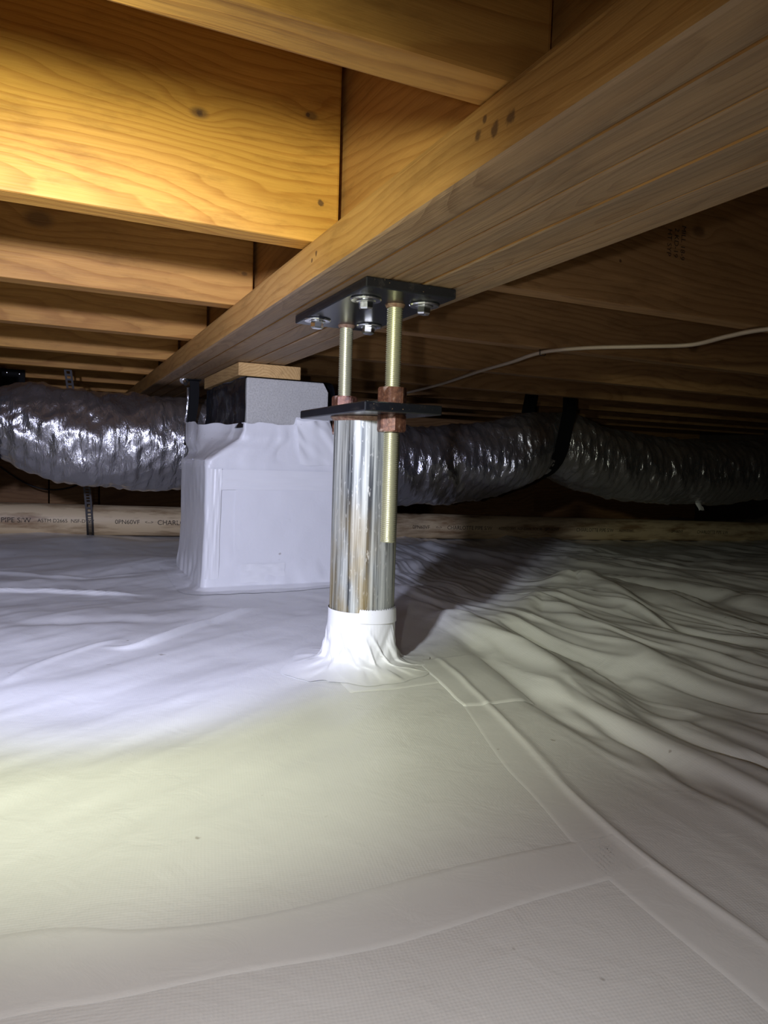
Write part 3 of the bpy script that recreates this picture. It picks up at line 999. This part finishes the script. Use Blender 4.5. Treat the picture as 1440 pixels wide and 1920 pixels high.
# wrinkles, pushed outward from the pier axis
ctr = np.array([0.475, 1.76])
d = W_[..., :2] - ctr
nx = np.where(np.abs(d[..., 0]) / 0.17 > np.abs(d[..., 1]) / 0.163, np.sign(d[..., 0]), 0)
ny = np.where(nx == 0, np.sign(d[..., 1]), 0)
sarc = np.linspace(0, 1, n, endpoint=False)[:, None] * 1.5 + 0 * W_[..., 2]
zz = W_[..., 2]
amp = 0.0022 + 0.006 * np.exp(-((zz - H - 0.03) / 0.035) ** 2) + 0.005 * np.exp(-((zz - 0.01) / 0.05) ** 2)
left = (nx < 0)
wr = vn(sarc * 8 + 3, zz * 7 + 5) + 0.6 * vn(sarc * 30 + zz * 14, zz * 22 - sarc * 9)
fr = np.exp(-((zz - H - 0.0) / 0.05) ** 2) * vn(sarc * 6 + 9, zz * 60 + 2) * 0.9
off = amp * (wr + 0.5 + fr) * np.where(left, 1.1, 1.0)
W_[..., 0] += nx * np.clip(off, 0.0004, None); W_[..., 1] += ny * np.clip(off, 0.0004, None)
# ragged top edge and the lifted flap at the right of the front
tope = 0.006 * vn(sarc[:, 0] * 25, sarc[:, 0] * 0 + 2)
fl_ = sst(W_[:, 0, 0], 0.508, 0.513) * (W_[:, 0, 1] < 1.61) * 0.016
lft = 0.012 * (W_[:, 0, 0] < 0.40) * sst(W_[:, 0, 1], 1.75, 2.0)
for k in range(5):
    W_[:, k, 2] += (tope + fl_ + lft) * (1 - k / 5)
W_[..., 0] -= PIO[0]; W_[..., 1] -= PIO[1]; W_[..., 2] -= PIO[2]
wj = grid_mesh('liner_jacket', W_, M['wrap'], pier, close_u=True)
tag(wj, 'white plastic liner jacket')
# tape bands and overlapping sheet edges on the front of the jacket


def front_panel(name, x0, x1, z0, z1, y, m=M['tape'], nu=24, nv=24, lift=0.0, skew=0.0, sd=0):
    U, V_ = np.meshgrid(np.linspace(0, 1, nu), np.linspace(0, 1, nv), indexing='ij')
    X_ = x0 + (x1 - x0) * U + skew * (V_ - 0.5) + 0.002 * vn(V_ * 5 + sd, U * 0 + sd) * (np.abs(U - 0.5) > 0.45)
    Z_ = z0 + (z1 - z0) * V_ + 0.003 * vn(U * 4 + sd * 3, V_ * 0 + sd) * (np.abs(V_ - 0.5) > 0.45)
    Y_ = y - lift + 0.0016 * vn(U * 7 + sd, V_ * 7 + 2)
    Pn = np.stack([X_ - PIO[0], Y_ - PIO[1], Z_ - PIO[2]], -1)
    return grid_mesh(name, Pn, m, wj)


front_panel('tape_strip', 0.309, 0.640, H - 0.075, H - 0.030, 1.5885, sd=1)
front_panel('tape_strip', 0.3075, 0.338, H - 0.275, H - 0.028, 1.5875, skew=0.006, sd=2)
front_panel('liner_sheet', 0.372, 0.640, H - 0.262, H - 0.068, 1.5900, M['wrap'], sd=3)
front_panel('tape_strip', 0.385, 0.490, H - 0.288, H - 0.245, 1.5872, sd=4)
# raised flap of loose tape, right of the bare block
U, V_ = np.meshgrid(np.linspace(0, 1, 26), np.linspace(0, 1, 26), indexing='ij')
Xf = 0.511 + 0.085 * U + 0.012 * (1 - V_) * (1 - U) + 0.030 * (1 - V_) * U
Zf = H - 0.015 + 0.103 * V_ + 0.004 * vn(U * 5, V_ * 0)
Yf = 1.5945 - 0.010 * np.clip(V_ - 0.2, 0, 1) * np.sin(U * 3.1) - 0.010 * (vn(U * 5 + V_ * 3, V_ * 3 + 4) + 0.4) * (0.3 + 0.7 * V_) - 0.002
grid_mesh('tape_flap', np.stack([Xf - PIO[0], Yf - PIO[1], Zf - PIO[2]], -1), M['tape'], wj)

# black plastic film folded over the block, pinched under the wooden shim
prof = [(0.389, H + 0.066), (0.3925, H + 0.085), (0.3935, H + 0.12), (0.3935, H + 0.155), (0.3945, H + 0.178), (0.400, H + 0.1815), (0.46, H + 0.1812), (0.53, H + 0.1812),
        (0.585, H + 0.1815), (0.604, H + 0.176), (0.612, H + 0.155), (0.611, H + 0.120), (0.606, H + 0.090)]
pp = np.array(smooth_path([(a, 0, b) for a, b in prof], 5))
ys = np.linspace(1.6055, 2.035, 46)
P = np.zeros((len(pp), len(ys), 3))
P[..., 0] = pp[:, 0][:, None]; P[..., 1] = ys[None, :]; P[..., 2] = pp[:, 2][:, None]
UU, YY = np.meshgrid(np.arange(len(pp)) / len(pp), ys, indexing='ij')
side = np.where(P[..., 0] < 0.395, -1.0, np.where(P[..., 0] > 0.598, 1.0, 0.0))
P[..., 0] += side * (0.010 * (vn(YY * 17 + 3, UU * 6) + 0.45) + 0.006 * vn(YY * 40, UU * 12 + 5)) * sst(YY, 1.60, 1.65)
P[..., 1] += 0.006 * vn(UU * 20, YY * 0 + 4) * (YY < 1.64)
film = grid_mesh('plastic_film', P, M['film'])
tag(film, 'black plastic film draped over the pier block beneath the wooden shim', 'plastic sheet')

sh = board_y('wood_shim', (0.377, 1.602, H + 0.1822), (0.523, 2.002, H + 0.2118), M['shim'], bev=0.002)
tag(sh, 'short pale wooden block wedged between pier and girder', 'wood block')

# ------------------------------------------------------------------ flexible duct
DY, DR = 2.26, 0.140
dpts = [(-1.6, 0.05), (-0.9, 0.0), (-0.45, 0.03), (-0.18, 0.072), (0.02, 0.045), (0.20, 0.034), (0.45, 0.035), (0.80, 0.005), (1.10, -0.012), (1.40, 0.005), (1.60, 0.050),
        (1.72, 0.082), (1.84, 0.070), (2.05, 0.020), (2.35, -0.006), (2.7, -0.004), (3.1, 0.03), (3.5, 0.08), (4.2, 0.03)]
dp = np.array(smooth_path([(a, 0, b) for a, b in dpts], 6))
ux = np.linspace(-1.55, 4.15, 900)
cz = np.interp(ux, dp[:, 0], dp[:, 2])
th = np.linspace(0, 2 * np.pi, 128, endpoint=False)
UX, TH = np.meshgrid(ux, th, indexing='ij')
pin = np.exp(-((UX + 0.165) / 0.06) ** 2) + np.exp(-((UX - 1.73) / 0.075) ** 2)
rr = DR - 0.018 * pin - 0.032 * np.exp(-((UX + 0.165) / 0.13) ** 2)
rib = 0.0015 * np.sin(UX * 2 * np.pi / 0.034 + 0.4 * np.sin(TH * 2))
wob = 0.013 * vn(UX * 7 + TH * 0.9, np.cos(TH) * 2 + 5 + UX * 2) + 0.012 * vn(UX * 24 - TH * 2.0, TH * 2.0 + 3) + 0.006 * vn(UX * 52 + TH * 5, TH * 4 + 20)
wob = wob * (1 - 0.6 * np.clip(pin, 0, 1)) + 0.008 * pin * vn(UX * 10, TH * 7)
rr = rr + rib + wob * (0.35 + 0.65 * sst(np.cos(TH - 0.0) * 0 - np.cos(TH), -0.9, 0.2))
flatb = np.where(np.sin(TH) < 0, 1.0, 1.02)
P = np.stack([UX, DY + rr * np.cos(TH), H + cz[:, None] + rr * np.sin(TH) * flatb], -1)
duct = grid_mesh('flex_duct', np.ascontiguousarray(P.transpose(1, 0, 2)[::-1]), M['foil'], close_u=True)
tag(duct, 'silver foil insulated flexible duct slung across the crawl space behind the post', 'duct')


def band_loop(name, x, czv, r, w, ztop, m, tilt=0.0, thick=0.003, xt=0.0, parent=None, split=0.10):
    """webbing slung under the duct with both tails rising to the joists"""
    prof = []
    prof.append((DY - r - 0.004 + split * 0.2, ztop)); prof.append((DY - r - 0.006, (ztop + czv + H) / 2 + 0.02)); prof.append((DY - r - 0.004, czv + H + 0.02))
    for a in np.linspace(190, 350, 15):
        prof.append((DY + (r + 0.004) * math.cos(math.radians(a)), czv + H + (r + 0.004) * math.sin(math.radians(a))))
    prof.append((DY + r + 0.006, czv + H + 0.05)); prof.append((DY + r + 0.004, ztop))
    bm = bmesh.new()
    rows = []
    for i, (y, z) in enumerate(prof):
        s = (z - (czv + H - r)) / (ztop - (czv + H - r))
        xo = x + xt * s
        j0 = max(0, i - 1); j1 = min(len(prof) - 1, i + 1)
        t = Vector((0, prof[j1][0] - prof[j0][0], prof[j1][1] - prof[j0][1])).normalized()
        nn = Vector((0, -t.z, t.y))      # outward for this winding
        rows.append([bm.verts.new(Vector((xo + sx * w / 2, y, z)) + nn * k) for sx, k in ((-1, 0), (1, 0), (1, -thick), (-1, -thick))])
    for a, b in zip(rows, rows[1:]):
        for k in range(4):
            bm.faces.new((a[k], a[(k + 1) % 4], b[(k + 1) % 4], b[k]))
    bm.faces.new(rows[0][::-1]); bm.faces.new(rows[-1])
    bmesh.ops.recalc_face_normals(bm, faces=bm.faces)
    return obj(name, bm, m, parent)


def screw(parent, loc, m=M['zinc'], r=0.006):
    bm = bmesh.new()
    lathe(bm, [(r * 1.25, 0.0), (r * 1.25, 0.0012), (r, 0.0025), (r * 0.8, 0.0050), (r * 0.3, 0.0058)], 14)
    bmesh.ops.rotate(bm, verts=bm.verts, cent=(0, 0, 0), matrix=Matrix.Rotation(math.pi / 2, 3, 'X'))
    o = obj('screw', bm, m, parent, True)
    o.location = loc
    return o


# left strap with its wide folded end screwed to the joist
s1 = empty('duct_strap', (-0.135, DY, H + 0.1))
S1 = Vector((-0.135, DY, H + 0.1))
tag(s1, 'black webbing duct strap at the left edge with two bright screws', 'strap', 'straps holding up the duct')
b1 = band_loop('webbing', -0.158, 0.070, 0.096, 0.045, H + 0.235, M['strap'])
b1.parent = s1; b1.location = -S1
tb = box('folded_end', (-0.168, 2.8440, H + 0.220), (-0.090, 2.8500, H + 0.281), M['strap'], s1, bev=0.001, off=S1)
tb2 = box('hanger_tab', (-0.162, 2.8500, H + 0.19), (-0.096, 2.8555, H + 0.275), M['strap'], s1, bev=0.0005, off=S1)
screw(s1, Vector((-0.147, 2.8438, H + 0.268)) - S1, r=0.005)
screw(s1, Vector((-0.108, 2.8438, H + 0.266)) - S1, r=0.005)
# right strap
s2 = empty('duct_strap', (1.73, DY, H))
S2 = Vector((1.73, DY, H))
tag(s2, 'black webbing duct strap in the shadow right of the post, cinching the duct', 'strap', 'straps holding up the duct')
b2 = band_loop('webbing', 1.700, 0.082, 0.122, 0.062, H + 0.292, M['strap'], xt=0.06)
b2.parent = s2; b2.location = -S2
screw(s2, Vector((1.768, 2.116, H + 0.27)) - S2, M['dkmetal'])
# strap beside the pier, under the girder
s3 = empty('duct_strap', (0.352, 2.08, H + 0.1))
S3 = Vector((0.352, 2.08, H + 0.1))
tag(s3, 'black strap with a shiny bolt hanging under the girder left of the pier', 'strap', 'straps holding up the duct')
P = []
for i in range(16):
    t = i / 15
    P.append(((0.362 - 0.006 * t + 0.004 * math.sin(5 * t), 2.072 + 0.02 * t, H + 0.228 - 0.20 * t)))
bm = bmesh.new()
rows = []
for (x, y, z) in P:
    rows.append([bm.verts.new((x + a, y + b, z)) for a, b in ((-0.013, 0.0), (0.013, 0.0), (0.013, 0.003), (-0.013, 0.003))])
for a, b in zip(rows, rows[1:]):
    for k in range(4):
        bm.faces.new((a[k], a[(k + 1) % 4], b[(k + 1) % 4], b[k]))
bm.faces.new(rows[0][::-1]); bm.faces.new(rows[-1])
bmesh.ops.recalc_face_normals(bm, faces=bm.faces)
w3 = obj('webbing', bm, M['strap'], s3); w3.location = -S3
tb3 = tube('silver_edge', [(0.345, 2.068, H + 0.19), (0.345, 2.072, H + 0.15), (0.342, 2.078, H + 0.11), (0.343, 2.08, H + 0.09)], 0.004, M['foil'], s3)
tb3.location = -S3
bm = bmesh.new()
lathe(bm, [(0.013, 0.0), (0.013, 0.002), (0.009, 0.0025), (0.009, 0.009), (0.006, 0.010), (0.0055, 0.026)], 12)
bmesh.ops.rotate(bm, verts=bm.verts, cent=(0, 0, 0), matrix=Matrix.Rotation(math.radians(120), 3, 'X'))
bo = obj('bolt', bm, M['zinc'], s3); bo.location = Vector((0.333, 2.062, H + 0.2095)) - S3
tbb = box('hanger_tab', (0.330, 2.05, H + 0.2095), (0.378, 2.095, H + 0.2120), M['strap'], s3, bev=0.0004, off=S3)

# rounded black clip on the joist face right of the post
cl = empty('pipe_clip', (1.835, 2.4970, H + 0.238))
CO = Vector((1.835, 2.4970, H + 0.238))
tag(cl, 'small rounded black clip hanging above the duct left of the right strap', 'clip')
bm = bmesh.new()
out = [(-0.033, -0.046), (0.033, -0.046), (0.033, 0.006)] + [(0.033 * math.cos(a), 0.006 + 0.024 * math.sin(a)) for a in np.linspace(0.2, math.pi - 0.2, 9)] + [(-0.033, 0.006)]
f0 = [bm.verts.new((x, -0.004, z)) for x, z in out]; f1 = [bm.verts.new((x, 0.004, z)) for x, z in out]
bm.faces.new(f0); bm.faces.new(f1[::-1])
for k in range(len(out)):
    bm.faces.new((f0[k], f1[k], f1[(k + 1) % len(out)], f0[(k + 1) % len(out)]))
bmesh.ops.recalc_face_normals(bm, faces=bm.faces)
obj('clip_body', bm, M['strap'], cl)
screw(cl, (0.004, -0.0042, 0.010), M['dkmetal'])

# loose tag of tape on the duct, lower right
P = np.zeros((8, 10, 3))
U, V_ = np.meshgrid(np.linspace(-1, 1, 8), np.linspace(0, 1, 10), indexing='ij')
P[..., 0] = 2.53 + 0.016 * U + 0.012 * V_ * np.sin(3 * V_); P[..., 1] = 2.205 - 0.02 * V_ ** 2 + 0.004 * U * U; P[..., 2] = H - 0.136 - 0.032 * V_ + 0.004 * vn(U * 3, V_ * 3)
lt = grid_mesh('loose_tape', P, M['tape'], duct)

# ------------------------------------------------------------------ drain pipe
QR, QY = 0.0530, 2.65
qz = lambda x: H - 0.232 - 0.026 * x
dr = empty('drain_pipe', (0.9, QY, qz(0.9)))
DO = Vector((0.9, QY, qz(0.9)))
tag(dr, 'aged cream plastic drain pipe with black print lying along the far liner edge', 'pipe')
qs = np.linspace(-2.4, 4.2, 120)
UX, TH = np.meshgrid(qs, np.linspace(0, 2 * np.pi, 36, endpoint=False), indexing='ij')
P = np.stack([UX - DO.x, QR * np.cos(TH), qz(UX) - DO.z + QR * np.sin(TH)], -1)
grid_mesh('pipe_run', np.ascontiguousarray(P.transpose(1, 0, 2)[::-1]), M['pvc'], dr, close_u=True)
prints = [('PIPE S/W', -0.155, 0.023), ('ASTM D2665  NSF-DWV', -0.048, 0.0165), ('0PN60VF', 0.192, 0.021), ('<-->', 0.290, 0.016), ('CHARLOTTE PIPE S/W', 0.332, 0.024),
          ('ASTM D2665  NSF-DWV', 0.62, 0.0165), ('0PN60VF', 1.345, 0.021), ('<-->', 1.455, 0.016), ('CHARLOTTE PIPE S/W', 1.51, 0.023), ('ASTM D2665  NSF-DWV  SCH 40', 1.77, 0.0165),
          ('0PN60VF', 2.02, 0.021), ('CHARLOTTE PIPE S/W', 2.20, 0.023), ('ASTM D2665', 2.46, 0.0165), ('0PN60VF', 2.80, 0.021), ('CHARLOTTE PIPE S/W', 2.98, 0.023)]
for s, x0, sz in prints:
    me = text_mesh(s, sz)
    for v in me.vertices:
        ang = (v.co.y - sz * 0.35) / QR
        xx = x0 + v.co.x
        v.co = Vector((xx - DO.x, -(QR + 0.0005) * math.cos(ang), qz(xx) - DO.z + (QR + 0.0005) * math.sin(ang)))
    obj('pipe_print', me, M['ink'], dr)

# perforated hanger strap round the pipe
hg = empty('pipe_hanger', (0.11, QY, qz(0.11)))
HO = Vector((0.11, QY, qz(0.11)))
tag(hg, 'dark perforated metal strap hanging from a joist round the drain pipe', 'strap')
prof = [(0.040, 2.50, H + 0.275), (0.060, 2.53, H + 0.13), (0.085, 2.575, H - 0.02), (0.103, 2.592, H - 0.13), (0.110, QY - QR - 0.004, qz(0.11) + 0.02)]
for a in np.linspace(185, 300, 10):
    prof.append((0.112 + 0.00005 * (a - 185), QY + (QR + 0.004) * math.cos(math.radians(a)), qz(0.11) + (QR + 0.004) * math.sin(math.radians(a))))
pts = smooth_path(prof, 5)
bm = bmesh.new()


def quad_box(bm, a, b, c, d, t=0.0015):
    lo = [bm.verts.new(v) for v in (a, b, c, d)]
    hi = [bm.verts.new(Vector(v) + Vector((0, t, 0))) for v in (a, b, c, d)]
    bm.faces.new(lo); bm.faces.new(hi[::-1])
    for k in range(4):
        bm.faces.new((lo[k], hi[k], hi[(k + 1) % 4], lo[(k + 1) % 4]))


hw = 0.0115
for i in range(len(pts) - 1):
    p, q = Vector(pts[i]), Vector(pts[i + 1])
    L_ = (q - p).length
    nseg = max(1, round(L_ / 0.012))
    for k in range(nseg):
        a = p.lerp(q, k / nseg); b = p.lerp(q, (k + 1) / nseg); m_ = a.lerp(b, 0.42)
        X = Vector((1, 0, 0))
        quad_box(bm, a - X * hw, a - X * hw * 0.45, b - X * hw * 0.45, b - X * hw)
        quad_box(bm, a + X * hw * 0.45, a + X * hw, b + X * hw, b + X * hw * 0.45)
        quad_box(bm, a - X * hw * 0.45, a + X * hw * 0.45, m_ + X * hw * 0.45, m_ - X * hw * 0.45)
bmesh.ops.recalc_face_normals(bm, faces=bm.faces)
o = obj('perforated_strip', bm, M['dkmetal'], hg)
o.location = -HO

# ------------------------------------------------------------------ cable under the right joists
cp = [(1.22, 2.95, H + 0.249), (1.20, 2.70, H + 0.245), (1.161, 2.294, H + 0.250), (1.10, 1.95, H + 0.247), (1.038, 1.643, H + 0.249), (1.00, 1.45, H + 0.247), (0.982, 1.302, H + 0.2515), (1.008, 1.19, H + 0.249),
      (1.075, 1.10, H + 0.2465), (1.139, 1.035, H + 0.2475), (1.130, 0.944, H + 0.250), (1.128, 0.863, H + 0.2505), (1.16, 0.70, H + 0.245), (1.25, 0.45, H + 0.25), (1.3, 0.1, H + 0.25)]
cab = empty('power_cable', (0.982, 1.302, H + 0.25))
CB = Vector((0.982, 1.302, H + 0.25))
tag(cab, 'pale plastic power cable strung beneath the joists right of the girder', 'cable')
o = tube('cable_run', smooth_path(cp, 8), 0.0066, M['cable'], cab, seg=10, flat=0.62)
o.location = -CB
stp = tube('staple', [(0.982 - 0.0075, 1.300, JB + 0.004), (0.982 - 0.0075, 1.300, H + 0.2455), (0.982 - 0.005, 1.300, H + 0.2440), (0.982 + 0.005, 1.300, H + 0.2440), (0.982 + 0.0075, 1.300, H + 0.2455), (0.982 + 0.0075, 1.300, JB + 0.004)],
           0.0011, M['dkmetal'], cab, seg=6)
stp.location = -CB

# thin dark wire looped against the far wall, bottom left
wv_ = tube('thin_wire', smooth_path([(-0.45, 3.55, H + 0.10), (-0.25, 3.55, H - 0.05), (-0.10, 3.55, H - 0.155), (0.02, 3.55, H - 0.175), (0.14, 3.55, H - 0.13), (0.25, 3.55, H - 0.02), (0.3, 3.55, H + 0.2574)], 6), 0.0035, M['wire'], seg=6)
tag(wv_, 'thin dark wire drooping in a loop below the left duct', 'wire')
